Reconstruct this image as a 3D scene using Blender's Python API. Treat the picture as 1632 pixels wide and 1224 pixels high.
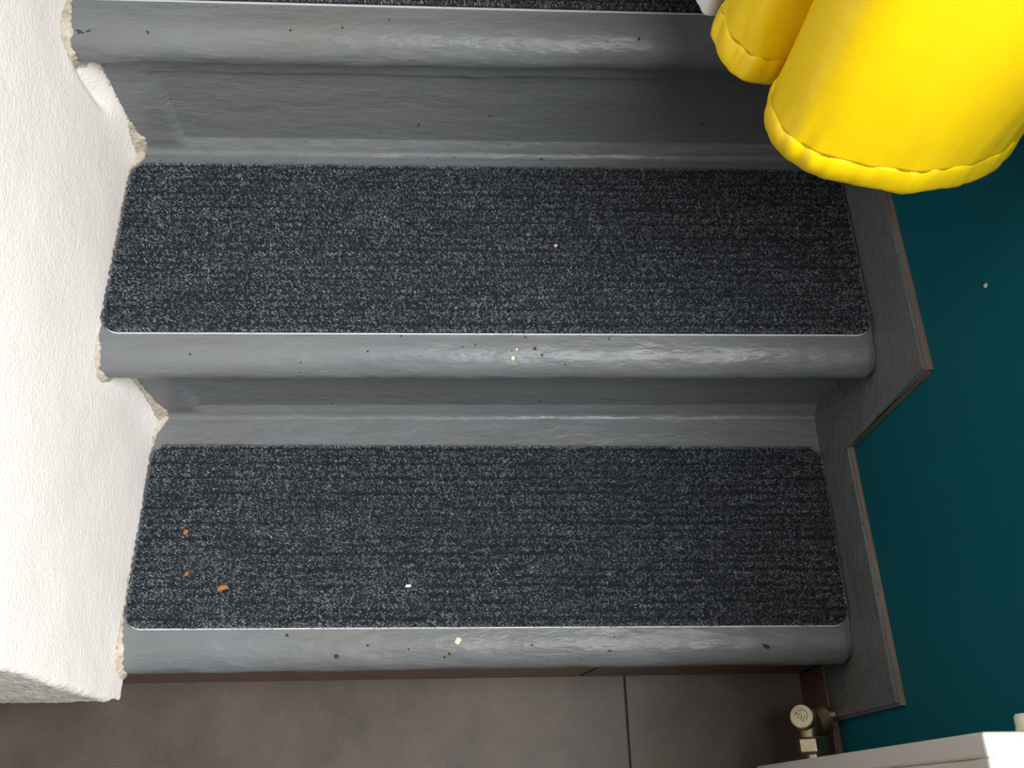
import bpy, bmesh, math, random
from mathutils import Vector, Matrix, noise

# ------------------------------------------------------------------ clear
for o in list(bpy.data.objects):
    bpy.data.objects.remove(o)
scene = bpy.context.scene
COL = scene.collection

# ------------------------------------------------------------------ camera
# floor is z = 0, steps run along X, climb towards +Y
F_PX = 1440.57
cam_data = bpy.data.cameras.new('camera')
cam = bpy.data.objects.new('camera', cam_data)
COL.objects.link(cam)
cam_data.sensor_fit = 'HORIZONTAL'
cam_data.sensor_width = 36.0
cam_data.lens = 36.0 * F_PX / 1632.0
cam_data.clip_start = 0.01
rot = Matrix.Rotation(-0.1075, 4, 'Z') @ Matrix.Rotation(0.4425, 4, 'X') @ Matrix.Rotation(0.0969, 4, 'Z')
cam.matrix_world = Matrix.Translation((-0.0227, -0.1688, 1.118)) @ rot
scene.camera = cam

# ------------------------------------------------------------------ light
world = bpy.data.worlds.new('world')
scene.world = world
world.use_nodes = True
bg = world.node_tree.nodes['Background']
bg.inputs[0].default_value = (0.80, 0.90, 1.0, 1)
bg.inputs[1].default_value = 0.35

def area_light(name, loc, aim, sx, sy, power, col):
    d = bpy.data.lights.new(name, 'AREA')
    d.shape = 'RECTANGLE'; d.size = sx; d.size_y = sy
    d.energy = power; d.color = col
    o = bpy.data.objects.new(name, d); COL.objects.link(o)
    o.location = loc
    o.rotation_euler = (Vector(aim) - Vector(loc)).to_track_quat('-Z', 'Y').to_euler()
    return o
# daylight that comes in through the window above the radiator
area_light('window_daylight', (0.61, -0.39, 1.43), (-0.25, 0.10, 0.50), 0.98, 1.38, 42.0, (1.0, 0.985, 0.96))
# the higher, brighter part of the sky outside the same window
area_light('sky_outside_window', (1.45, -0.40, 2.85), (0.0, 0.15, 0.3), 1.7, 1.5, 150.0, (0.97, 0.985, 1.0))

scene.view_settings.view_transform = 'Standard'
scene.view_settings.look = 'None'
scene.view_settings.exposure = -0.05
scene.view_settings.gamma = 1.0
scene.view_settings.use_curve_mapping = False

random.seed(7)
H = 0.1777                      # rise of one step
TH = 0.004                      # half the mat's thickness, the treads lie this much lower

# ------------------------------------------------------------------ materials
class NT:
    def __init__(s, name):
        s.m = bpy.data.materials.new(name); s.m.use_nodes = True
        s.t = s.m.node_tree; s.n = s.t.nodes; s.l = s.t.links
        s.b = s.n['Principled BSDF']
    def node(s, typ, **kw):
        n = s.n.new(typ)
        for k, v in kw.items():
            if k in n.inputs: n.inputs[k].default_value = v
            else: setattr(n, k, v)
        return n
    def link(s, a, b): s.l.new(a, b)
    def coord(s, scale=(1, 1, 1), rot=(0, 0, 0)):
        c = s.node('ShaderNodeTexCoord'); mp = s.node('ShaderNodeMapping')
        mp.inputs['Scale'].default_value = scale; mp.inputs['Rotation'].default_value = rot
        g = s.node('ShaderNodeNewGeometry')
        s.link(g.outputs['Position'], mp.inputs['Vector'])
        return mp.outputs[0]
    def noise(s, scale, detail=3, rough=0.55, vec=None, sc=(1, 1, 1)):
        n = s.node('ShaderNodeTexNoise')
        n.inputs['Scale'].default_value = scale; n.inputs['Detail'].default_value = detail
        n.inputs['Roughness'].default_value = rough
        s.link(vec if vec is not None else s.coord(sc), n.inputs['Vector'])
        return n.outputs['Fac']
    def ramp(s, fac, stops):
        r = s.node('ShaderNodeValToRGB')
        e = r.color_ramp.elements
        while len(e) < len(stops): e.new(0.5)
        for i, (p, c) in enumerate(stops):
            e[i].position = p; e[i].color = c if len(c) == 4 else (*c, 1)
        s.link(fac, r.inputs[0])
        return r.outputs[0]
    def mix(s, fac, a, b, mode='MIX'):
        m = s.node('ShaderNodeMix'); m.data_type = 'RGBA'; m.blend_type = mode
        for sock, v in ((m.inputs[0], fac), (m.inputs[6], a), (m.inputs[7], b)):
            if hasattr(v, 'is_output'): s.link(v, sock)
            elif isinstance(v, (int, float)): sock.default_value = v
            else: sock.default_value = (*v, 1)
        return m.outputs[2]
    def math(s, op, a, b):
        m = s.node('ShaderNodeMath'); m.operation = op
        for sock, v in ((m.inputs[0], a), (m.inputs[1], b)):
            if hasattr(v, 'is_output'): s.link(v, sock)
            else: sock.default_value = v
        return m.outputs[0]
    def color(s, v):
        if hasattr(v, 'is_output'): s.link(v, s.b.inputs['Base Color'])
        else: s.b.inputs['Base Color'].default_value = (*v, 1)
    def rough(s, v):
        if hasattr(v, 'is_output'): s.link(v, s.b.inputs['Roughness'])
        else: s.b.inputs['Roughness'].default_value = v
    def bump(s, h, dist, strength=1.0):
        b = s.node('ShaderNodeBump'); b.inputs['Distance'].default_value = dist
        b.inputs['Strength'].default_value = strength
        s.link(h, b.inputs['Height'])
        if s.b.inputs['Normal'].links:
            s.link(s.b.inputs['Normal'].links[0].from_socket, b.inputs['Normal'])
        s.link(b.outputs[0], s.b.inputs['Normal'])

def m_paint():
    n = NT('grey_stair_paint')
    dirt = n.noise(9, 5, 0.65, sc=(0.5, 1.3, 1.3))
    c = n.mix(n.ramp(dirt, [(0.42, (0, 0, 0)), (0.72, (1, 1, 1))]), (0.142, 0.156, 0.165), (0.141, 0.138, 0.132))
    speck = n.ramp(n.noise(150, 2, 0.5), [(0.735, (0, 0, 0)), (0.76, (1, 1, 1))])
    c = n.mix(speck, c, (0.035, 0.03, 0.028))
    n.color(c)
    n.rough(n.ramp(n.noise(14, 4), [(0.3, (0.34,) * 3), (0.7, (0.48,) * 3)]))
    n.bump(n.noise(28, 4, 0.6, sc=(0.45, 1.2, 1.2)), 0.0055, 0.9)      # brush streaks along the step
    n.bump(n.noise(160, 3, 0.6, sc=(0.6, 1, 1)), 0.0006, 0.7)
    n.b.inputs['Specular IOR Level'].default_value = 0.5
    return n.m
def m_plaster():
    n = NT('white_rough_plaster')
    c = n.mix(n.noise(12, 4), (0.83, 0.785, 0.745), (0.775, 0.735, 0.70))
    n.color(c); n.rough(0.9)
    n.bump(n.noise(300, 2, 0.5), 0.0012, 0.8)
    return n.m
def m_filler():
    n = NT('bare_beige_filler')
    c = n.mix(n.ramp(n.noise(85, 4, 0.7), [(0.35, (0, 0, 0)), (0.65, (1, 1, 1))]), (0.42, 0.36, 0.29), (0.62, 0.56, 0.47))
    c = n.mix(n.ramp(n.noise(140, 3, 0.6), [(0.62, (0, 0, 0)), (0.70, (1, 1, 1))]), c, (0.28, 0.24, 0.19))
    n.color(c); n.rough(0.95)
    n.bump(n.noise(260, 4, 0.7), 0.003, 0.9)
    return n.m
def m_teal():
    n = NT('teal_wall_paint')
    c = n.mix(n.noise(7, 3), (0.001, 0.102, 0.138), (0.001, 0.114, 0.152))
    n.color(c); n.rough(0.62)
    n.bump(n.noise(330, 2, 0.5), 0.0006, 0.5)
    n.b.inputs['Specular IOR Level'].default_value = 0.18
    return n.m
def m_floor():
    n = NT('brown_grey_floor_tile')
    blot = n.ramp(n.noise(8, 6, 0.65), [(0.3, (0.036, 0.027, 0.022)), (0.7, (0.108, 0.082, 0.066))])
    w1 = n.node('ShaderNodeTexWave', wave_type='BANDS', bands_direction='X')
    w1.inputs['Scale'].default_value = 95; w1.inputs['Distortion'].default_value = 3; w1.inputs['Detail'].default_value = 2
    n.link(n.coord(), w1.inputs['Vector'])
    w2 = n.node('ShaderNodeTexWave', wave_type='BANDS', bands_direction='Y')
    w2.inputs['Scale'].default_value = 95; w2.inputs['Distortion'].default_value = 3; w2.inputs['Detail'].default_value = 2
    n.link(n.coord(), w2.inputs['Vector'])
    pick = n.ramp(n.noise(5, 1), [(0.47, (0, 0, 0)), (0.53, (1, 1, 1))])
    w = n.mix(pick, w1.outputs['Color'], w2.outputs['Color'])
    patch = n.ramp(n.noise(11, 2), [(0.42, (0.03,) * 3), (0.62, (0.40,) * 3)])
    c = n.mix(patch, blot, n.mix(0.38, blot, w, 'OVERLAY'))
    c = n.mix(n.ramp(n.noise(420, 2), [(0.3, (0.0,) * 3), (0.7, (0.35,) * 3)]), c, (0.118, 0.092, 0.074))
    n.color(c); n.rough(0.55)
    n.bump(n.noise(300, 2), 0.0004, 0.5)
    return n.m
def m_plain(name, col, rough=0.5, metallic=0.0, var=0.12, scale=40, bump=0.0004, bscale=150):
    n = NT(name)
    d = tuple(x * (1 - var) for x in col)
    n.color(n.mix(n.noise(scale, 4, 0.6), d, tuple(min(1, x * (1 + var)) for x in col)))
    n.rough(rough); n.b.inputs['Metallic'].default_value = metallic
    if bump: n.bump(n.noise(bscale, 3), bump, 0.6)
    return n.m
def m_fibre(name, cols):
    n = NT(name)
    g = n.node('ShaderNodeNewGeometry')
    n.color(n.mix(1.0, n.ramp(g.outputs['Random Per Island'], cols), n.ramp(n.noise(26, 5, 0.7), [(0.3, (0.62,) * 3), (0.7, (1.25,) * 3)]), 'MULTIPLY'))
    n.rough(0.75); n.b.inputs['Specular IOR Level'].default_value = 0.25
    return n.m
def m_matbase():
    n = NT('charcoal_mat_base')
    n.color(n.ramp(n.noise(600, 2, 0.7), [(0.3, (0.005, 0.006, 0.008)), (0.7, (0.030, 0.034, 0.040))]))
    n.rough(0.95); n.b.inputs['Specular IOR Level'].default_value = 0.1
    n.bump(n.noise(700, 2), 0.0015, 0.9)
    return n.m
def m_coat():
    n = NT('yellow_raincoat')
    n.color((0.98, 0.68, 0.003)); n.rough(0.33)
    n.b.inputs['Sheen Weight'].default_value = 0.0
    n.bump(n.noise(38, 3, 0.5), 0.0015, 0.35)
    n.bump(n.noise(900, 2, 0.5), 0.0003, 0.4)
    return n.m

M = {
    'paint': m_paint(), 'plaster': m_plaster(), 'filler': m_filler(), 'teal': m_teal(), 'floor': m_floor(),
    'skirt': m_plain('brown_skirting_tile', (0.15, 0.085, 0.062), 0.5, 0, 0.15, 30),
    'worn': m_plain('worn_wood_edge', (0.155, 0.110, 0.080), 0.6, 0, 0.35, 60, 0.001, 200),
    'brass': m_plain('dull_nickel_brass', (0.52, 0.455, 0.33), 0.36, 1.0, 0.18, 90, 0.0003, 300),
    'brass_dark': m_plain('tarnished_brass', (0.36, 0.29, 0.19), 0.5, 1.0, 0.3, 90, 0.0005, 300),
    'engrave': m_plain('engraved_line', (0.05, 0.042, 0.03), 0.7, 0.3, 0.1, 90, 0),
    'white_metal': m_plain('white_enamel', (0.80, 0.77, 0.73), 0.33, 0, 0.02, 10, 0.0001, 80),
    'cream': m_plain('cream_plastic', (0.80, 0.79, 0.66), 0.4, 0, 0.03, 10, 0),
    'dark': m_plain('dark_gap', (0.02, 0.018, 0.016), 0.8, 0, 0.2, 40, 0),
    'dim_room_wall': m_plain('room_wall', (0.24, 0.18, 0.135), 0.9, 0, 0.03, 6, 0.0006, 120),  # unseen walls, colour darkened and warmed to cut and tint the bounce light
    'ceiling': m_plain('ceiling_paint', (0.36, 0.31, 0.26), 0.9, 0, 0.02, 6, 0.0004, 120),  # unseen ceiling, colour darkened and warmed for the bounce light as well
    'backing': m_plain('pale_mat_backing', (0.55, 0.56, 0.57), 0.6, 0, 0.1, 60, 0.0003, 200),
    'mat': m_matbase(),
    'fibre': m_fibre('charcoal_mat_fibre', [(0.0, (0.024, 0.028, 0.034)), (0.35, (0.070, 0.081, 0.096)),
                                            (0.75, (0.132, 0.150, 0.176)), (0.95, (0.20, 0.22, 0.25)), (1.0, (0.30, 0.325, 0.36))]),
    'coat': m_coat(),
    'thread': m_plain('crease_dark_thread', (0.50, 0.27, 0.002), 0.6, 0, 0.1, 60, 0),  # stitching thread, darkened to stand for the shaded crease along the hem
    'cloth_white': m_plain('white_cloth', (0.80, 0.80, 0.80), 0.7, 0, 0.04, 30, 0.0005, 400),
    'chip_pale': m_plain('bare_wood_chip', (0.72, 0.60, 0.42), 0.8, 0, 0.2, 200, 0.0004, 400),
    'chip_dark': m_plain('dark_chip', (0.035, 0.024, 0.018), 0.8, 0, 0.3, 200, 0.0004, 400),
    'rust': m_plain('orange_crumb', (0.36, 0.12, 0.02), 0.8, 0, 0.25, 300, 0.0005, 500),
    'pvc': m_plain('white_window_frame', (0.82, 0.82, 0.81), 0.35, 0, 0.02, 10, 0),
}
def m_glass():
    n = NT('window_pane_glass')
    n.color((1, 1, 1)); n.rough(0.02)
    tr = n.node('ShaderNodeBsdfTransparent'); mx = n.node('ShaderNodeMixShader')
    gl = n.node('ShaderNodeBsdfGlossy'); gl.inputs['Roughness'].default_value = 0.02
    mx.inputs[0].default_value = 0.06
    n.link(tr.outputs[0], mx.inputs[1]); n.link(gl.outputs[0], mx.inputs[2])
    n.link(mx.outputs[0], n.n['Material Output'].inputs['Surface'])
    return n.m
M['glass'] = m_glass()

# ------------------------------------------------------------------ helpers
def link(name, me, mat, parent=None, smooth=False):
    if isinstance(me, bmesh.types.BMesh):
        bm = me; me = bpy.data.meshes.new(name); bm.to_mesh(me); bm.free()
    o = bpy.data.objects.new(name, me); COL.objects.link(o)
    if mat is not None and not me.materials: me.materials.append(M[mat])
    if smooth:
        for p in me.polygons: p.use_smooth = True
    if parent is not None:
        o.parent = parent
        o.matrix_parent_inverse = parent.matrix_world.inverted()
    return o
def tag(o, label=None, cat=None, group=None, kind=None):
    if label: o['label'] = label
    if cat: o['category'] = cat
    if group: o['group'] = group
    if kind: o['kind'] = kind
    return o
def empty(name, loc):
    o = bpy.data.objects.new(name, None); COL.objects.link(o)
    o.location = loc; o.empty_display_size = 0.05
    o.matrix_world = Matrix.Translation(loc)
    return o
def box(bm, x0, x1, y0, y1, z0, z1, bev=0.0, seg=2):
    r = bmesh.ops.create_cube(bm, size=1.0)
    bmesh.ops.scale(bm, vec=(x1 - x0, y1 - y0, z1 - z0), verts=r['verts'])
    bmesh.ops.translate(bm, vec=((x0 + x1) / 2, (y0 + y1) / 2, (z0 + z1) / 2), verts=r['verts'])
    if bev:
        es = list({e for v in r['verts'] for e in v.link_edges})
        bmesh.ops.bevel(bm, geom=es, offset=bev, segments=seg, affect='EDGES', profile=0.5)
def box_obj(name, mat, parent, *a, **k):
    bm = bmesh.new(); box(bm, *a, **k); return link(name, bm, mat, parent)
def grid_mesh(name, rows, mat, parent=None, closed_v=False, smooth=True, flip=False):
    nr = len(rows); nc = len(rows[0]); vs = [p for r in rows for p in r]; fs = []
    for i in range(nr - 1):
        for j in range(nc if closed_v else nc - 1):
            a, b = i * nc + j, i * nc + (j + 1) % nc
            q = (a, b, b + nc, a + nc)
            fs.append(q[::-1] if flip else q)
    me = bpy.data.meshes.new(name); me.from_pydata([tuple(v) for v in vs], [], fs)
    return link(name, me, mat, parent, smooth)
def cyl(bm, c, axis, r0, r1, length, seg=32, caps=True):
    rr = bmesh.ops.create_cone(bm, cap_ends=caps, segments=seg, radius1=r0, radius2=r1, depth=length)
    q = Vector((0, 0, 1)).rotation_difference(Vector(axis).normalized()).to_matrix().to_4x4()
    bmesh.ops.transform(bm, matrix=Matrix.Translation(Vector(c)) @ q, verts=rr['verts'])
    return rr['verts']
def lathe(bm, c, axis, prof, seg=40, phase=0.0):
    """prof: (radius, height) along the axis"""
    ax = Vector(axis).normalized()
    q = Vector((0, 0, 1)).rotation_difference(ax).to_matrix()
    rings = []
    for r, h in prof:
        rings.append([bm.verts.new(Vector(c) + q @ Vector((r * math.cos(phase + 2 * math.pi * k / seg), r * math.sin(phase + 2 * math.pi * k / seg), h))) for k in range(seg)])
    for a, b in zip(rings, rings[1:]):
        for k in range(seg):
            bm.faces.new((a[k], a[(k + 1) % seg], b[(k + 1) % seg], b[k]))
    bm.faces.new(rings[0][::-1]); bm.faces.new(rings[-1])
def tube(bm, pts, r, seg=8, cap=True):
    rings = []
    n = len(pts)
    for i, p in enumerate(pts):
        t = (Vector(pts[min(i + 1, n - 1)]) - Vector(pts[max(i - 1, 0)])).normalized()
        a = t.orthogonal().normalized() if i == 0 else (prev - t * prev.dot(t)).normalized()
        prev = a
        b = t.cross(a); rad = r(i) if callable(r) else r
        rings.append([bm.verts.new(Vector(p) + rad * (math.cos(2 * math.pi * k / seg) * a + math.sin(2 * math.pi * k / seg) * b)) for k in range(seg)])
    for a, b in zip(rings, rings[1:]):
        for k in range(seg):
            bm.faces.new((a[k], a[(k + 1) % seg], b[(k + 1) % seg], b[k]))
    if cap:
        bm.faces.new(rings[0][::-1]); bm.faces.new(rings[-1])
def fbm(x, y, z, s, oct=3):
    return noise.fractal(Vector((x * s, y * s, z * s)), 1.0, 2.0, oct)
def spline(pts, n):
    """Catmull-Rom through 2D/3D points, n samples"""
    P = [Vector(p) for p in pts]; P = [P[0] * 2 - P[1]] + P + [P[-1] * 2 - P[-2]]
    m = len(P) - 3; out = []
    for i in range(n):
        t = i / (n - 1) * m; k = min(int(t), m - 1); t -= k
        a, b, c, d = P[k:k + 4]
        out.append(0.5 * ((2 * b) + (c - a) * t + (2 * a - 5 * b + 4 * c - d) * t * t + (3 * b - a - 3 * c + d) * t ** 3))
    return out

# ------------------------------------------------------------------ layout numbers
XL, XF, XW = -0.374, 0.3735, 0.3815        # left wall face, stringer face, right wall face
TOP = [H, 2 * H, 3 * H, 4 * H]             # tops of the mats' middle height
NOSE = [-0.0375, 0.2105, 0.4385, 0.668]    # front of each nosing
RISE = [-0.012, 0.2375, 0.4625, 0.695]     # face of the riser below each tread
XA, XB = XL - 0.003, XF                        # treads reach into the left wall and end at the stringer
ROOM_Z = 2.35

# ------------------------------------------------------------------ floor
floor = tag(box_obj('floor', 'dark', None, -1.9, 0.63, -2.0, 1.35, -0.05, -0.0025), kind='structure')
g = 0.0009
xs = [-1.9, -1.64, -0.74, 0.1605, 0.63]; ys = [-2.0, -1.35, -0.45, 1.35]
for i in range(len(xs) - 1):
    for j in range(len(ys) - 1):
        box_obj('floor_tile', 'floor', floor, xs[i] + g, xs[i + 1] - g, ys[j] + g, ys[j + 1] - g, -0.0025, 0.0, bev=0.0008, seg=1)

# ------------------------------------------------------------------ left wall (plaster, free end towards the viewer)
ZB = 0.150                                  # ragged underside of the wall's end
YE = -0.0655
def wall_out(y, z):
    """how far the plaster surface stands out to +X"""
    d = 0.0
    for i in range(1, 4):
        yr = RISE[i]
        zb, zt = TOP[i - 1], TOP[i] - 0.045
        w = math.exp(-((y - (yr + 0.012)) / 0.026) ** 2)
        f = 1 / (1 + math.exp(-(zt + 0.012 - z) / 0.006)) * 1 / (1 + math.exp(-(z - zb + 0.05) / 0.02))
        d += 0.011 * w * f
        if i == 2: d -= 0.0075 * math.exp(-((y - 0.4445 + (z - 0.46) * 0.1) / 0.0065) ** 2) * math.exp(-((z - 0.465) / 0.033) ** 4)
    return d
rows = []
path = []                                   # (x, y, normal) along the plan outline, from the back of the end face round the corner
rc = 0.007
for k in range(60): path.append((-0.70 + (XL - rc + 0.70) * k / 60, YE, (0, -1)))
for k in range(7):
    a = -math.pi / 2 + math.pi / 2 * k / 6
    path.append((XL - rc + rc * math.cos(a), YE + rc + rc * math.sin(a), (math.cos(a), math.sin(a))))
for k in range(1, 250): path.append((XL, YE + rc + k * 0.0034, (1, 0)))
path.append((XL, 1.35, (1, 0)))
zs = [ZB + 0.0036 * k for k in range(215)] + [1.2, ROOM_Z]
for z in zs:
    r = []
    for (x, y, nn) in path:
        o = 0.0003 * fbm(x, y, z, 120, 2) + 0.0016 * fbm(x, y, z + 3, 9, 3)
        if nn[1] < -0.5: o += 0.0016 * fbm(x, y, z, 170, 3) - 0.005 * math.exp(-((z - ZB) / 0.012) ** 2)
        if nn[0] > 0.5: o += wall_out(y, z)
        zz = z + (0.006 * fbm(x, y, 1.7, 35, 3) if z == ZB else 0)
        r.append((x + nn[0] * o, y + nn[1] * o, zz))
    rows.append(r)
me_rows = rows
wl = grid_mesh('wall_left', me_rows, 'plaster')
bm = bmesh.new(); bm.from_mesh(wl.data)
box(bm, -0.705, XL - 0.010, YE + 0.010, 1.35, ZB + 0.002, ROOM_Z)
box(bm, -0.705, XL - 0.060, YE + 0.060, 1.35, 0.0, ZB + 0.01)
bm.to_mesh(wl.data); bm.free()
tag(wl, kind='structure')

# bare filler along the joint of the wall and the steps
def stair_path(step=0.0016):
    pts = []
    for i in range(3):
        zt = TOP[i] - TH
        # nose arc from below
        if i > 0: pts.append((RISE[i], zt - 0.044))
        for k in range(9):
            a = -math.pi / 2 - math.pi * k / 8
            pts.append((NOSE[i] + 0.024 + 0.024 * math.cos(a), zt - 0.022 + 0.022 * math.sin(a)))
        pts.append((RISE[i + 1], zt))
    out = []
    for (a, b) in zip(pts, pts[1:]):
        L = math.hypot(b[0] - a[0], b[1] - a[1]); n = max(1, int(L / step))
        for k in range(n): out.append((a[0] + (b[0] - a[0]) * k / n, a[1] + (b[1] - a[1]) * k / n))
    return out
sp = stair_path()
def near(y, z):
    n = 0.0
    for k in range(3):
        n += math.exp(-((y - NOSE[k] - 0.012) / 0.020) ** 2 - ((z - TOP[k] + 0.02) / 0.028) ** 2)
        n += math.exp(-((y - RISE[k + 1]) / 0.026) ** 2 - ((z - TOP[k]) / 0.030) ** 2)
    return min(1, n)
rows = []
for i in range(1, len(sp) - 1):
    y, z = sp[i]
    d = Vector((sp[i + 1][0] - sp[i - 1][0], sp[i + 1][1] - sp[i - 1][1])).normalized()
    ny, nz = -d.y, d.x                                  # away from the steps
    rag = fbm(y, z, 2, 190, 3); rag2 = fbm(y, z, 8, 45, 2)
    w = max(0.0008, 0.0012 + near(y, z) * (0.0062 + 0.0045 * rag2) + 0.0028 * rag)
    x0 = XL + wall_out(y, z)
    t = 0.0016 + 0.0024 * near(y, z) + 0.0008 * rag
    r = []
    for (fx, ft) in ((-0.35, 2.2), (0.0, 1.5), (0.35, 0.9), (0.7, 0.55), (1.0, 0.12), (1.02, -0.6)):
        o = t * ft * (1 + 0.5 * fbm(y + fx, z, 11 + fx, 240, 2))
        r.append((x0 + w * fx - 0.0004, y + ny * o, z + nz * o))
    rows.append(r)
grid_mesh('filler', rows, 'filler', wl, smooth=True)

# ------------------------------------------------------------------ right wall with its window
WY0, WY1, WZ0, WZ1 = -0.88, 0.10, 0.79, 2.12
WX = 0.57
bm = bmesh.new()
box(bm, XW, WX, -2.0, WY0, 0, ROOM_Z)
box(bm, XW, WX, WY1, 1.35, 0, ROOM_Z)
box(bm, XW, WX, WY0, WY1, 0, WZ0)
box(bm, XW, WX, WY0, WY1, WZ1, ROOM_Z)
wr = tag(link('wall_right', bm, 'teal'), kind='structure')
# pale fleck where the paint is chipped
def chip(name, mat, c, nrm, size, parent, seed, flat=0.0007, aspect=1.0, rot=0.0):
    rnd = random.Random(seed); nrm = Vector(nrm).normalized()
    a = nrm.orthogonal().normalized(); a = Matrix.Rotation(rot, 3, nrm) @ a; b = nrm.cross(a)
    bm = bmesh.new(); n = 9
    ro = [(math.cos(6.2832 * k / n), math.sin(6.2832 * k / n), size * (0.6 + 0.6 * rnd.random())) for k in range(n)]
    bot = [bm.verts.new(Vector(c) - nrm * 0.0012 + a * x * r * aspect + b * y * r) for x, y, r in ro]
    top = [bm.verts.new(Vector(c) + nrm * flat + (a * x * r * aspect + b * y * r) * 0.85) for x, y, r in ro]
    mid = bm.verts.new(Vector(c) + nrm * flat * 1.5)
    for k in range(n):
        bm.faces.new((bot[k], bot[(k + 1) % n], top[(k + 1) % n], top[k])); bm.faces.new((top[k], top[(k + 1) % n], mid))
    bm.faces.new(bot[::-1])
    return link(name, bm, mat, parent)
chip('paint_chip', 'chip_pale', (XW, 0.1959, 0.525), (-1, 0, 0), 0.0026, wr, 3)

win = empty('window_1', (XW, WY0, WZ0)); tag(win, kind='structure')
for (y0, y1, z0, z1) in ((WY0, WY1, WZ0, WZ0 + 0.06), (WY0, WY1, WZ1 - 0.06, WZ1), (WY0, WY0 + 0.06, WZ0 + 0.06, WZ1 - 0.06), (WY1 - 0.06, WY1, WZ0 + 0.06, WZ1 - 0.06)):
    box_obj('window_frame', 'pvc', win, 0.49, 0.55, y0, y1, z0, z1, bev=0.004)
box_obj('window_sill', 'pvc', win, XW, 0.55, WY0, WY1, WZ0 - 0.002, WZ0 + 0.020, bev=0.002)
box_obj('window_pane', 'glass', win, 0.517, 0.523, WY0 + 0.06, WY1 - 0.06, WZ0 + 0.06, WZ1 - 0.06)

# the rest of the room, behind the viewer and overhead
tag(box_obj('wall_back', 'dim_room_wall', None, -1.9, 0.63, -2.1, -2.0, 0, ROOM_Z), kind='structure')
tag(box_obj('wall_far_left', 'dim_room_wall', None, -2.0, -1.9, -2.1, 1.4, 0, ROOM_Z), kind='structure')
tag(box_obj('wall_front', 'dim_room_wall', None, -1.9, 0.63, 1.35, 1.45, 0, ROOM_Z), kind='structure')
tag(box_obj('ceiling', 'ceiling', None, -2.0, 0.63, -2.1, 1.45, ROOM_Z, ROOM_Z + 0.1), kind='structure')

# ------------------------------------------------------------------ staircase
st = empty('staircase', (0, 0, 0))
tag(st, 'grey painted wooden staircase with rounded nosings between white and teal walls', 'staircase')
NX = 200
def tread(i):
    zt = TOP[i] - TH; yf = NOSE[i]; yb = RISE[i + 1] + 0.012 if i + 1 < len(RISE) else yf + 0.26
    prof = [(yb, zt), (yb - 0.02, zt)]
    y_flat = yf + 0.028
    for k in range(1, 9): prof.append((yb - 0.02 + (y_flat - yb + 0.02) * k / 8, zt))
    for k in range(1, 17):
        a = math.pi / 2 + math.pi * k / 16
        prof.append((yf + 0.026 + 0.026 * math.cos(a), zt - 0.022 + 0.022 * math.sin(a)))
    prof.append((RISE[i], zt - 0.044)); prof.append((RISE[i] + 0.02, zt - 0.044))
    rows = []
    for n in range(NX + 1):
        x = XA + (XB - XA) * n / NX
        r = []
        e = max(0.0, 1 - (XB - x) / 0.008)          # the right end of the nosing is rounded off
        for k, (y, z) in enumerate(prof):
            w = 1.0 if y < y_flat else 0.25
            o = w * (0.0011 * fbm(x, y * 2, z * 2, 16, 3) + 0.0004 * fbm(x * 0.6, y, z, 90, 2))
            cy, cz = yf + 0.03, zt - 0.022
            dv = Vector((0, y - cy, z - cz)) if y < y_flat else Vector((0, 0, 1))
            if dv.length > 0: dv.normalize()
            sh = 0.006 * e * e if y < y_flat else 0
            r.append((x, y + dv.y * (o - sh), z + dv.z * (o - sh)))
        rows.append(r)
    t = grid_mesh('tread', rows, 'paint', st, flip=True)
    bm = bmesh.new(); bm.from_mesh(t.data)
    bm.verts.ensure_lookup_table()
    for base in (0, NX * len(prof)):
        f = [bm.verts[base + k] for k in range(len(prof))]
        try: bm.faces.new(f if base else f[::-1])
        except ValueError: pass
    bm.to_mesh(t.data); bm.free()
    return t
treads = [tread(i) for i in range(4)]
def riser(i):
    """board below tread i; its foot is filleted into the tread below"""
    y = RISE[i]; z1 = TOP[i] - TH - 0.042; z0 = (TOP[i - 1] - TH) if i else 0.0
    prof = [(y, z1)] + [(y, z1 + (z0 + 0.007 - z1) * k / 56) for k in range(1, 57)]
    for k in range(1, 7):
        a = math.pi / 2 * k / 6
        prof.append((y - 0.007 * (1 - math.cos(a)), z0 + 0.007 * (1 - math.sin(a)) - (0.0006 if k == 6 else 0)))
    rows = []
    xs_ = -0.329 + (0.004 if i == 2 else 0)
    zr = z1 - 0.024
    for n in range(NX + 1):
        x = XA + (XB - XA) * n / NX
        r = []
        for (yy, z) in prof:
            o = 0.0011 * fbm(x, yy, z, 14, 3) + 0.0004 * fbm(x * 0.5, yy, z, 85, 2)
            rec = 0.0
            if i > 0:
                fx = min(1, max(0, (x - xs_) / 0.009)); fz = min(1, max(0, (zr - z + 0.0016 * fbm(x, 0, 0, 18, 2)) / 0.0022)); 
                fb = min(1, max(0, (z - z0 - 0.006) / 0.010))
                rec = 0.0065 * fx * fz * fb
            r.append((x, yy - o + rec, z))
        rows.append(r)
    bmr = grid_mesh('riser', rows, 'paint', st, flip=True)
    bm = bmesh.new(); bm.from_mesh(bmr.data)
    box(bm, XA, XB, y + 0.006, y + 0.016, z0, z1)
    bm.to_mesh(bmr.data); bm.free()
    return bmr
risers = [riser(i) for i in range(4)]

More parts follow.
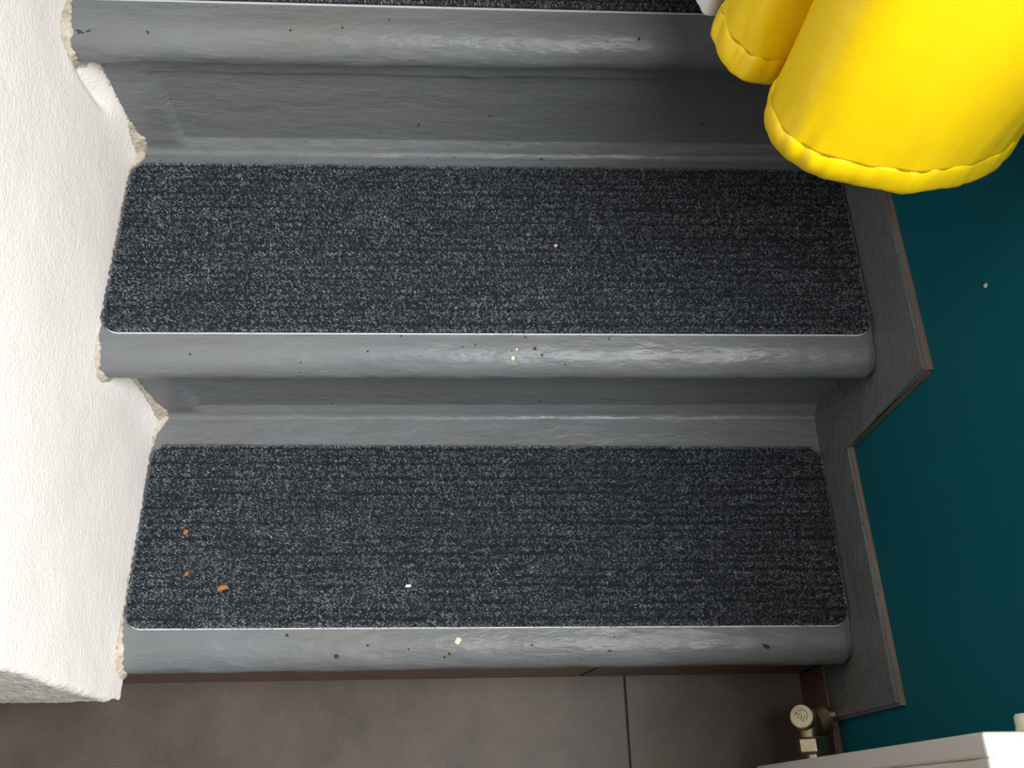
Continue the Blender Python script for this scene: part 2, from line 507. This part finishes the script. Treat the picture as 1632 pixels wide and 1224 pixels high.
# stringer: a stepped board along the right wall
def stringer():
    S = 0.069
    V = [0.1715, 0.402, 0.634]               # where the board drops to the next step
    pts = [(-0.0885, 0.078), (-0.0885, TOP[0] + S)]
    pts += [(V[0], TOP[0] + S - 0.006), (V[0], TOP[1] + S), (V[1], TOP[1] + S), (V[1], TOP[2] + S), (V[2], TOP[2] + S), (V[2], TOP[3] + S), (0.93, TOP[3] + S)]
    pts += [(0.93, 0.3), (0.3, 0.078)]
    bm = bmesh.new()
    f0 = [bm.verts.new((XF, y, z)) for y, z in pts]
    f1 = [bm.verts.new((XW, y, z)) for y, z in pts]
    n = len(pts)
    fa = bm.faces.new(f0); fb = bm.faces.new(f1[::-1])
    for k in range(n): bm.faces.new((f0[(k + 1) % n], f0[k], f1[k], f1[(k + 1) % n]))
    es = [e for e in fa.edges]
    bmesh.ops.bevel(bm, geom=es, offset=0.0025, segments=2, affect='EDGES')
    bmesh.ops.recalc_face_normals(bm, faces=bm.faces)
    s = link('stringer', bm, 'paint', st)
    # worn wooden strip along the board's upper edge
    for k, (a, b) in enumerate((((-0.0885, TOP[0] + S), (V[0], TOP[0] + S - 0.006)), ((V[0], TOP[1] + S), (V[1], TOP[1] + S)), ((V[0], TOP[0] + S - 0.006), (V[0], TOP[1] + S)))):
        bm = bmesh.new(); L = 60; rows = []
        d = Vector((0, b[0] - a[0], b[1] - a[1])); nn = Vector((0, -d.z, d.y)).normalized()
        for q in range(L + 1):
            c = Vector((0, a[0], a[1])) + d * (q / L)
            w = 0.0006 + 0.0007 * fbm(c.y, c.z, k, 40, 3)
            x0 = XF + 0.0034 + 0.0012 * fbm(c.y, c.z, 4 + k, 55, 2)
            rows.append([(x0, c.y + nn.y * 0.0002, c.z + nn.z * 0.0002), (x0 + 0.0006, c.y + nn.y * (0.0006 + w), c.z + nn.z * (0.0006 + w)),
                         (XW, c.y + nn.y * (0.0008 + w), c.z + nn.z * (0.0008 + w))])
        bm.free()
        grid_mesh('worn_edge', rows, 'worn', s)
    return s
stringer()

# small knocks in the paint
K = [('chip_pale', (-0.0353, -0.0125), 0, 0.0042), ('chip_dark', (-0.1574, -0.0262), 0, 0.0024), ('chip_dark', (-0.0441, -0.0250), 0, 0.0018),
     ('chip_dark', (-0.0490, -0.0280), 0, 0.0015), ('chip_dark', (-0.2079, -0.0050), 0, 0.0018), ('chip_dark', (-0.1265, -0.016), 0, 0.0012),
     ('chip_dark', (-0.085, -0.020), 0, 0.0011), ('chip_dark', (0.04, -0.018), 0, 0.0012),
     ('chip_pale', (0.0179, 0.2214), 1, 0.0026), ('chip_pale', (0.0215, 0.2290), 1, 0.0015), ('chip_dark', (0.039, 0.2300), 1, 0.0018),
     ('chip_dark', (0.046, 0.2240), 1, 0.0012), ('chip_dark', (-0.018, 0.2335), 1, 0.0010), ('chip_dark', (-0.03, 0.231), 1, 0.0009), ('chip_dark', (-0.12, 0.227), 1, 0.0012),
     ('chip_dark', (0.1275, 0.450), 2, 0.0016), ('chip_dark', (-0.18, 0.452), 2, 0.0012), ('chip_dark', (-0.135, 0.455), 2, 0.0010)]
for k, (mt, (x, y), i, s) in enumerate(K):
    zt = TOP[i] - TH; yf = NOSE[i]; u = (y - yf - 0.026) / 0.026
    if u < 0:
        z = zt - 0.022 + 0.022 * math.sqrt(max(0.02, 1 - u * u)); nrm = (0, u, math.sqrt(max(0.02, 1 - u * u)))
    else: z = zt; nrm = (0, 0, 1)
    chip('paint_chip', mt, (x, y, z + 0.0004), nrm, s, treads[i], 10 + k)

# ------------------------------------------------------------------ brown skirting at the foot of the bottom step and of the right wall
sk = empty('baseboard_front', (0, -0.0275, 0)); tag(sk, kind='structure')
def skirt_piece(x0, x1, slant0, slant1):
    bm = bmesh.new()
    y0, y1 = -0.0275, -0.0125; zt = 0.085
    f = [bm.verts.new(p) for p in ((x0, y0, 0), (x1, y0, 0), (x1 + slant1, y0, zt), (x0 + slant0, y0, zt))]
    b = [bm.verts.new((v.co.x, y1, v.co.z)) for v in f]
    bm.faces.new(f); bm.faces.new(b[::-1])
    for k in range(4): bm.faces.new((f[(k + 1) % 4], f[k], b[k], b[(k + 1) % 4]))
    bmesh.ops.bevel(bm, geom=list(bm.edges), offset=0.0015, segments=2, affect='EDGES')
    link('skirting_tile', bm, 'skirt', sk)
skirt_piece(-0.66, -0.1915, 0, -0.018); skirt_piece(-0.190, 0.104, -0.018, 0.016); skirt_piece(0.1055, 0.3725, 0.016, 0)
bb = empty('baseboard_right', (XW, -0.5, 0)); tag(bb, kind='structure')
for (a, b) in ((-0.0280, -0.42), (-0.4215, -0.9), (-0.9015, -1.5)):
    box_obj('skirting_tile', 'skirt', bb, XF - 0.001, XW, b, a, 0, 0.078, bev=0.0015)

# ------------------------------------------------------------------ ribbed stair mats
def rounded(x, y, w, d, r):
    """inside a rounded rectangle?"""
    ax = max(0, abs(x) - (w / 2 - r)); ay = max(0, abs(y - d / 2) - (d / 2 - r))
    return ax * ax + ay * ay <= r * r
MW, MD, RIB = 0.743, 0.197, 0.0084
def rib_h(y, x, s):
    t = y / RIB + 0.10 * fbm(x, y, s, 9, 2) + 0.06 * fbm(x, y, s + 4, 60, 1)
    k = math.floor(t + 0.5); d = abs(t - k) * RIB
    deep = (1.0 if k % 2 else 0.72) * min(1, max(0.25, 0.75 + 0.9 * fbm(x, k * 0.37, s, 13, 2)))
    st = 0.85 + 0.15 * math.sin(x / 0.0042 * 6.2832 + k * 2.1)      # loops along a row
    return (1 - deep * math.exp(-(d / 0.0019) ** 2)) * st
def make_mat(i, y0, rotz, label, seed, curl=0.0):
    root = empty('stair_mat', (0, 0, 0))
    tag(root, label, 'stair mat', 'ribbed charcoal stair mats')
    zt = TOP[i] - TH
    rnd = random.Random(seed)
    r = 0.017
    # outline of rounded rectangle
    def outline(grow, n=10):
        o = []
        for cx, cy, a0 in ((MW / 2 - r, r, -90), (MW / 2 - r, MD - r, 0), (-MW / 2 + r, MD - r, 90), (-MW / 2 + r, r, 180)):
            for k in range(n + 1):
                a = math.radians(a0 + 90 * k / n); o.append((cx + (r + grow) * math.cos(a), cy + (r + grow) * math.sin(a)))
        return o
    bm = bmesh.new()
    lo = [bm.verts.new((x, y - 0.0036, 0.0)) for x, y in outline(-0.0022)]
    hi = [bm.verts.new((x, y - 0.0036, 0.0012)) for x, y in outline(-0.0022)]
    bm.faces.new(lo[::-1]); bm.faces.new(hi)
    for k in range(len(lo)): bm.faces.new((lo[k], lo[(k + 1) % len(lo)], hi[(k + 1) % len(lo)], hi[k]))
    backing = link('backing', bm, 'backing', None)
    # ribbed base surface
    nx, ny = 330, 190
    vs, fs, idx = [], [], {}
    for a in range(nx + 1):
        for b in range(ny + 1):
            x = -MW / 2 + MW * a / nx; y = MD * b / ny
            # pull grid points into the rounded corner
            ax = abs(x) - (MW / 2 - r); ay = abs(y - MD / 2) - (MD / 2 - r)
            if ax > 0 and ay > 0:
                m = max(ax, ay); L = math.hypot(ax, ay); sc = m / L
                x = math.copysign(MW / 2 - r + ax * sc, x); y = MD / 2 + math.copysign(MD / 2 - r + ay * sc, y - MD / 2)
            edge = min(MW / 2 - abs(x), y, MD - y)
            h = 0.0020 + 0.0030 * rib_h(y, x, seed) + 0.0008 * fbm(x, y, seed, 180, 2)
            if a in (0, nx) or b in (0, ny): h = 0.0012
            idx[a, b] = len(vs); vs.append((x, y, h))
    for a in range(nx):
        for b in range(ny): fs.append((idx[a, b], idx[a + 1, b], idx[a + 1, b + 1], idx[a, b + 1]))
    me = bpy.data.meshes.new('ribbed_base'); me.from_pydata(vs, [], fs)
    base = link('ribbed_base', me, 'mat', None, True)
    # tufted pile
    vs, fs = [], []
    N = 84000
    for k in range(N):
        x = (rnd.random() - 0.5) * MW; y = rnd.random() * MD
        if k < 5000:                                     # thicker fringe round the rim
            s = rnd.random() * (MW * 2 + MD * 2)
            if s < MW: x, y = s - MW / 2, rnd.random() * 0.002
            elif s < 2 * MW: x, y = s - 1.5 * MW, MD - rnd.random() * 0.002
            elif s < 2 * MW + MD: x, y = -MW / 2 + rnd.random() * 0.002, s - 2 * MW
            else: x, y = MW / 2 - rnd.random() * 0.002, s - 2 * MW - MD
        if not rounded(x, y, MW, MD, r): continue
        rh = rib_h(y, x, seed)
        if rnd.random() > 0.03 + 0.97 * rh ** 1.6: continue
        h = 0.0018 + 0.0030 * rh
        # knitted look: tufts lean one way, then the other, along a row
        ang = (0.5 if (int(y / RIB * 2) % 2) else -0.5) + rnd.gauss(0, 0.6) + (math.pi if rnd.random() < 0.5 else 0)
        L = 0.0022 + 0.0020 * rnd.random(); w = 0.00026 + 0.00022 * rnd.random()
        dx, dy = math.cos(ang), math.sin(ang); px, py = -dy * w, dx * w
        up = 0.0006 + 0.0013 * rnd.random()
        n0 = len(vs)
        for t, zz, ww in ((-0.5, -0.0006, 0.7), (0.0, up, 1.0), (0.5, -0.0002, 0.6)):
            cx, cy = x + dx * L * t, y + dy * L * t
            vs += [(cx - px * ww, cy - py * ww, h + zz), (cx + px * ww, cy + py * ww, h + zz)]
        fs += [(n0, n0 + 1, n0 + 3, n0 + 2), (n0 + 2, n0 + 3, n0 + 5, n0 + 4)]
    me = bpy.data.meshes.new('pile'); me.from_pydata(vs, [], fs)
    pile = link('pile', me, 'fibre', None)
    tag(pile, kind='stuff')
    for o in (backing, base, pile): o.parent = root
    root.location = (0.0, y0, zt + 0.0005); root.rotation_euler = (0, 0, rotz)
    return root
make_mat(0, 0.0005, -0.0074, 'ribbed charcoal stair mat on the lowest step, with orange crumbs on it', 1)
make_mat(1, 0.2453, -0.0011, 'ribbed charcoal stair mat on the middle step, running under the yellow coat', 2)
make_mat(2, 0.4790, -0.0090, 'ribbed charcoal stair mat on the top step, cut off by the picture edge', 3)

# crumbs and flecks lying on the mats
def crumb(name, mat, x, y, i, size, seed, label, cat, aspect=1.0, rot=0.0, group=None):
    rnd = random.Random(seed)
    bm = bmesh.new()
    bmesh.ops.create_icosphere(bm, subdivisions=2, radius=1.0)
    for v in bm.verts:
        f = 1 + 0.75 * noise.noise(v.co * 2.6 + Vector((seed, 0, 0)))
        v.co = Vector((v.co.x * f * size * aspect, v.co.y * f * size, v.co.z * f * size * 0.35))
    bmesh.ops.rotate(bm, cent=(0, 0, 0), matrix=Matrix.Rotation(rot, 3, 'Z'), verts=bm.verts)
    o = link(name, bm, mat)
    o.location = (x, y, TOP[i] - TH + 0.0066)
    return tag(o, label, cat, group)
crumb('crumb', 'rust', -0.2766, 0.0425, 0, 0.0026, 1, 'largest orange crumb, lying near the front edge of the lowest mat', 'crumb', 2.0, 0.25, 'orange crumbs on the lowest mat')
crumb('crumb', 'rust', -0.3215, 0.1012, 0, 0.0024, 2, 'orange crumb farthest back on the lowest mat, near the white wall', 'crumb', 1.2, 0.6, 'orange crumbs on the lowest mat')
crumb('crumb', 'rust', -0.3144, 0.0570, 0, 0.0019, 5, 'small dull orange crumb between the two brighter ones on lowest mat', 'crumb', 1.1, 0.9, 'orange crumbs on the lowest mat')
crumb('lint', 'cloth_white', -0.087, 0.0424, 0, 0.0014, 6, 'white fleck of lint on the lowest mat', 'lint', 2.0, 0.1)
crumb('lint', 'chip_pale', 0.063, 0.343, 1, 0.0013, 8, 'beige fleck of lint on the middle mat', 'lint', 1.4, 1.3)
# dark splinter on the lowest nosing
bm = bmesh.new(); box(bm, -0.0046, 0.0046, -0.0018, 0.0018, -0.001, 0.0014, bev=0.0005)
for v in bm.verts: v.co += Vector((0.0006, 0.0006, 0.0003)) * noise.noise(v.co * 500)
o = link('wood_splinter', bm, 'chip_dark'); o.location = (0.2804, -0.0215, TOP[0] - TH - 0.0022); o.rotation_euler = (0.45, 0, -0.4)
tag(o, 'dark brown splinter on the lowest nosing near its right end', 'splinter')

# ------------------------------------------------------------------ yellow coat hanging on the right wall
ZH = 0.628
hem = [(0.373, 0.300), (0.366, 0.262), (0.347, 0.232), (0.313, 0.2125), (0.268, 0.2075), (0.226, 0.2185), (0.198, 0.236), (0.1875, 0.262),
       (0.197, 0.2865), (0.222, 0.2975), (0.258, 0.3125), (0.260, 0.3185), (0.225, 0.3070), (0.196, 0.3010), (0.1685, 0.3095), (0.1565, 0.343), (0.1640, 0.362), (0.195, 0.373), (0.25, 0.380), (0.32, 0.380), (0.373, 0.376)]
NS = 640
def even(P, n):
    L = [0.0]
    for a, b in zip(P, P[1:]): L.append(L[-1] + (b - a).length)
    out = []; k = 0
    for i in range(n):
        t = L[-1] * i / (n - 1)
        while k < len(L) - 2 and L[k + 1] < t: k += 1
        f = (t - L[k]) / max(1e-9, L[k + 1] - L[k]); out.append(P[k].lerp(P[k + 1], min(1, f)))
    return out
H0 = even(spline([(x, y, 0) for x, y in hem], 3000), NS)
def coat_pt(s, z, out=0.0):
    p = H0[s]
    t = max(0.0, (z - ZH) / (1.52 - ZH))
    c = Vector((0.362, 0.330))
    k = 1 - 0.06 * min(1, t / 0.4) - 0.80 * max(0, (t - 0.35) / 0.65) ** 1.5
    q = Vector((c.x + (p.x - c.x) * k, c.y + (p.y - c.y) * k))
    a, b = H0[max(0, s - 1)], H0[min(NS - 1, s + 1)]
    d = (b - a).normalized(); nrm = Vector((-d.y, d.x))     # outwards
    w = 0.0075 * fbm(s * 0.0041, z * 0.7, 2, 2.2, 2) + 0.0022 * math.exp(-(z - ZH - 0.022) / 0.026) * fbm(s * 0.035, z * 6, 7, 2.0, 2)
    q = q - nrm * (w * min(1, (z - ZH) / 0.02 + 0.35) - out)
    q.x = min(q.x, 0.374)
    return (q.x, q.y, z)
coat = empty('raincoat', (0.36, 0.33, ZH))
tag(coat, 'bright yellow raincoat hanging on the teal wall, hem over the steps', 'coat')
zl = [ZH + 0.0218 + 0.0032 * k for k in range(26)] + [ZH + 0.105 + 0.02 * k for k in range(30)] + [1.38, 1.45, 1.52]
body = grid_mesh('coat_body', [[coat_pt(s, z) for s in range(NS)] for z in zl], 'coat', coat)
md = body.modifiers.new('thickness', 'SOLIDIFY'); md.thickness = 0.0012; md.offset = 0
hz = [0.0, 0.0008, 0.003, 0.006, 0.0095, 0.0125, 0.0140, 0.0145]
hz = [q * 1.6 for q in hz]
ho = [-0.0002, 0.0006, 0.0012, 0.0014, 0.0013, 0.0008, 0.0000, -0.0008]
rows = []
for dz, off in zip(hz, ho):
    rows.append([coat_pt(s, ZH + dz, off + 0.0004 * math.sin(s * 0.37 + 2 * math.sin(s * 0.095)) * (0.4 + dz / 0.0232)) for s in range(NS)])
for r in rows:
    for s in range(NS):
        x, y, z = r[s]; r[s] = (x, y, z + 0.0010 * fbm(s * 0.02, 0, 3, 2.0, 2))
hemo = grid_mesh('hem', rows, 'coat', coat)
md = hemo.modifiers.new('thickness', 'SOLIDIFY'); md.thickness = 0.0016; md.offset = 0
bm = bmesh.new()
for s in range(4, NS - 4, 2):
    a = Vector(coat_pt(s, ZH + 0.0226, 0.0006)); b = Vector(coat_pt(s + 1, ZH + 0.0226, 0.0006))
    tube(bm, [a, (a + b) / 2, b], 0.00028, 5)
tag(link('stitching', bm, 'thread', hemo), kind='stuff')
# hook that carries it
hk = empty('coat_hook', (XW, 0.33, 1.53)); tag(hk, 'metal coat hook on the teal wall above the yellow raincoat', 'hook')
box_obj('plate', 'brass', hk, XW - 0.004, XW, 0.315, 0.345, 1.49, 1.57, bev=0.0015)
bm = bmesh.new(); tube(bm, [(XW - 0.003, 0.33, 1.545), (XW - 0.02, 0.33, 1.535), (XW - 0.035, 0.33, 1.53), (XW - 0.045, 0.33, 1.545), (XW - 0.047, 0.33, 1.56)], 0.004, 10)
link('prong', bm, 'brass', hk, True)

# white garment behind the coat
gh = [(0.365, 0.415), (0.300, 0.410), (0.220, 0.402), (0.1800, 0.3890), (0.1636, 0.3805), (0.1560, 0.385), (0.1535, 0.398), (0.158, 0.43), (0.19, 0.475), (0.26, 0.50), (0.34, 0.505), (0.370, 0.495)]
G0 = spline([(x, y, 0) for x, y in gh], 90)
wg = empty('white_garment', (0.30, 0.45, 0.62)); tag(wg, 'white garment hanging behind the yellow raincoat, only its lower corner showing', 'garment')
rows = []
for z in [0.618, 0.6185, 0.621, 0.626, 0.632] + [0.64 + 0.03 * k for k in range(24)] + [1.42, 1.5]:
    t = max(0, (z - 0.62) / 0.9); k = 1 - 0.05 * t - 0.75 * max(0, (t - 0.4) / 0.6) ** 1.5
    rows.append([(0.366 + (p.x - 0.366) * k, 0.45 + (p.y - 0.45) * k + 0.003 * fbm(i * 0.03, z, 1, 2, 2), z + (0.004 * fbm(i * 0.05, 1, 1, 2, 2) if z < 0.63 else 0)) for i, p in enumerate(G0)])
gb = grid_mesh('garment_body', rows, 'cloth_white', wg)
md = gb.modifiers.new('thickness', 'SOLIDIFY'); md.thickness = 0.0015
hk2 = empty('coat_hook', (XW, 0.45, 1.53)); tag(hk2, 'metal coat hook on the teal wall above the white garment', 'hook')
box_obj('plate', 'brass', hk2, XW - 0.004, XW, 0.435, 0.465, 1.49, 1.57, bev=0.0015)
bm = bmesh.new(); tube(bm, [(XW - 0.003, 0.45, 1.545), (XW - 0.02, 0.45, 1.535), (XW - 0.035, 0.45, 1.53), (XW - 0.045, 0.45, 1.545), (XW - 0.047, 0.45, 1.56)], 0.004, 10)
link('prong', bm, 'brass', hk2, True)

# ------------------------------------------------------------------ radiator
RX, RY, RZ0, RZ1 = 0.2832, -0.1322, 0.0777, 0.552
rad = empty('radiator', (0.32, -0.5, RZ0)); tag(rad, 'white panel radiator on the teal wall in the lower right corner', 'radiator')
RL = -0.93
bm = bmesh.new()
box(bm, RX + 0.003, 0.362, RL, RY, RZ0, RZ1, bev=0.002)
link('radiator_body', bm, 'white_metal', rad)
fb = 0.0145
fr = bmesh.new()
box(fr, RX, RX + 0.006, RY - fb, RY, RZ0, RZ1, bev=0.0018)
box(fr, RX, RX + 0.006, RL, RL + fb, RZ0, RZ1, bev=0.0018)
box(fr, RX, RX + 0.006, RL + fb, RY - fb, RZ1 - fb, RZ1, bev=0.0018)
box(fr, RX, RX + 0.006, RL + fb, RY - fb, RZ0, RZ0 + fb, bev=0.0018)
link('front_frame', fr, 'white_metal', rad)
box_obj('front_panel', 'cream', rad, RX + 0.0015, RX + 0.0035, RL + fb + 0.0012, RY - fb - 0.0012, RZ0 + fb + 0.0012, RZ1 - fb - 0.0012, bev=0.0005)
for k in range(24):
    y = RY - 0.06 - k * 0.03
    box_obj('grille_slot', 'dark', rad, RX + 0.018, 0.350, y - 0.006, y, RZ1 - 0.001, RZ1 + 0.0004)
bm = bmesh.new(); lathe(bm, (0.3505, RY - 0.001, 0.488), (0, 1, 0), [(0.0085, 0), (0.0085, 0.006), (0.0080, 0.0075), (0.0078, 0.014), (0.0066, 0.0158)], 24)
link('bleed_plug', bm, 'cream', rad)
for y in (-0.30, -0.78):
    box_obj('wall_bracket', 'white_metal', rad, 0.361, XW, y - 0.02, y, 0.15, 0.50)

# ------------------------------------------------------------------ radiator valve
vc = Vector((0.3425, -0.0865, 0.088))
val = empty('radiator_valve', (0.344, -0.095, 0.07)); tag(val, 'dull brass radiator valve with round cap and hexagon nut near the floor', 'valve')
ax = Vector((-0.62, 0.14, 0.77)).normalized()
bm = bmesh.new()      # body: neck towards the radiator and the boss below the cap
lathe(bm, vc + Vector((0, 0.010, 0)), (0, -1, 0), [(0.0085, 0), (0.0105, 0.002), (0.0105, 0.018), (0.0095, 0.029)], 32)
lathe(bm, vc - ax * 0.006, ax, [(0.0095, 0.0), (0.0105, 0.003), (0.0105, 0.012), (0.0085, 0.013)], 32)
link('valve_body', bm, 'brass', val, False)
bm = bmesh.new()      # knurled cap
cp = []
for r, h in ((0.0095, 0.0), (0.0128, 0.0005), (0.0136, 0.002), (0.0136, 0.0075), (0.0128, 0.0092), (0.0118, 0.0096)): cp.append((r, h))
lathe(bm, vc + ax * 0.007, ax, cp, 40)
cap = link('valve_cap', bm, 'brass', val)
# mark engraved on the cap: a curl with three small letters
def on_cap(u, v): 
    e1 = Vector((1, 0, 0)) - ax * ax.x; e1.normalize(); e2 = ax.cross(e1)
    return vc + ax * 0.01675 + e1 * u + e2 * v
def stroke(pts, r=0.00028):
    P = spline([(x * 0.00135, y * 0.00135, 0) for x, y in pts], 14)
    tube(bm2, [on_cap(p.x, p.y) for p in P], r, 6)
bm2 = bmesh.new()
rt = lambda pts: [(x * 0.77 + y * 0.64, -x * 0.64 + y * 0.77) for x, y in pts]
stroke(rt([(-3.6, 2.2), (-2.2, 4.8), (1.6, 5.0), (4.6, 2.6), (5.2, -1.2)]))
stroke(rt([(-4.6, -0.8), (-4.4, 1.0), (-3.6, 1.0)])); stroke(rt([(-5.4, 0.0), (-4.4, 0.1), (-3.4, 0.1)])); stroke(rt([(-4.6, -0.8), (-4.6, -2.0), (-4.4, -2.8)]))
stroke(rt([(0.6, 0.6), (-1.4, 0.8), (-2.2, -0.9), (-1.2, -2.2), (0.6, -1.6)])); stroke(rt([(0.6, 0.8), (0.6, -1.0), (1.2, -2.4)]))
stroke(rt([(2.8, 2.0), (2.8, 0.0), (3.0, -2.6)])); stroke(rt([(2.0, -2.8), (3.2, -2.7), (4.4, -2.6)]))
link('engraved_mark', bm2, 'engrave', cap)
bm = bmesh.new()      # threaded collar behind, towards the wall
cc = vc + Vector((0.0135, 0.0, -0.002)); ca = Vector((0.80, 0.30, -0.12)).normalized()
pr = [(0.010, -0.006)]
for k in range(5): pr += [(0.0150, -0.005 + 0.0026 * k), (0.0162, -0.0042 + 0.0026 * k), (0.0162, -0.0034 + 0.0026 * k), (0.0150, -0.0026 + 0.0026 * k)]
pr += [(0.010, 0.009)]
lathe(bm, cc, ca, pr, 40)
link('threaded_collar', bm, 'brass_dark', val)
bm = bmesh.new()      # hexagon nut on the radiator side
nc_ = vc + Vector((0.0018, -0.0185, 0))
lathe(bm, nc_, (0, -1, 0), [(0.0150, 0.0), (0.0172, 0.0020), (0.0172, 0.0150), (0.0150, 0.0170)], 6, math.pi / 6 + 0.12)
bmesh.ops.bevel(bm, geom=list(bm.edges), offset=0.0006, segments=1, affect='EDGES')
link('hexagon_nut', bm, 'brass', val)
bm = bmesh.new(); lathe(bm, nc_ + Vector((0, -0.016, 0)), (0, -1, 0), [(0.0085, 0), (0.0085, 0.012)], 24)
link('tail_piece', bm, 'brass', val)
bm = bmesh.new(); tube(bm, [cc, cc + ca * 0.012, Vector((XW - 0.004, -0.0815, 0.0855)), Vector((XW, -0.0812, 0.0855))], 0.0065, 20)
link('supply_pipe', bm, 'brass_dark', val)
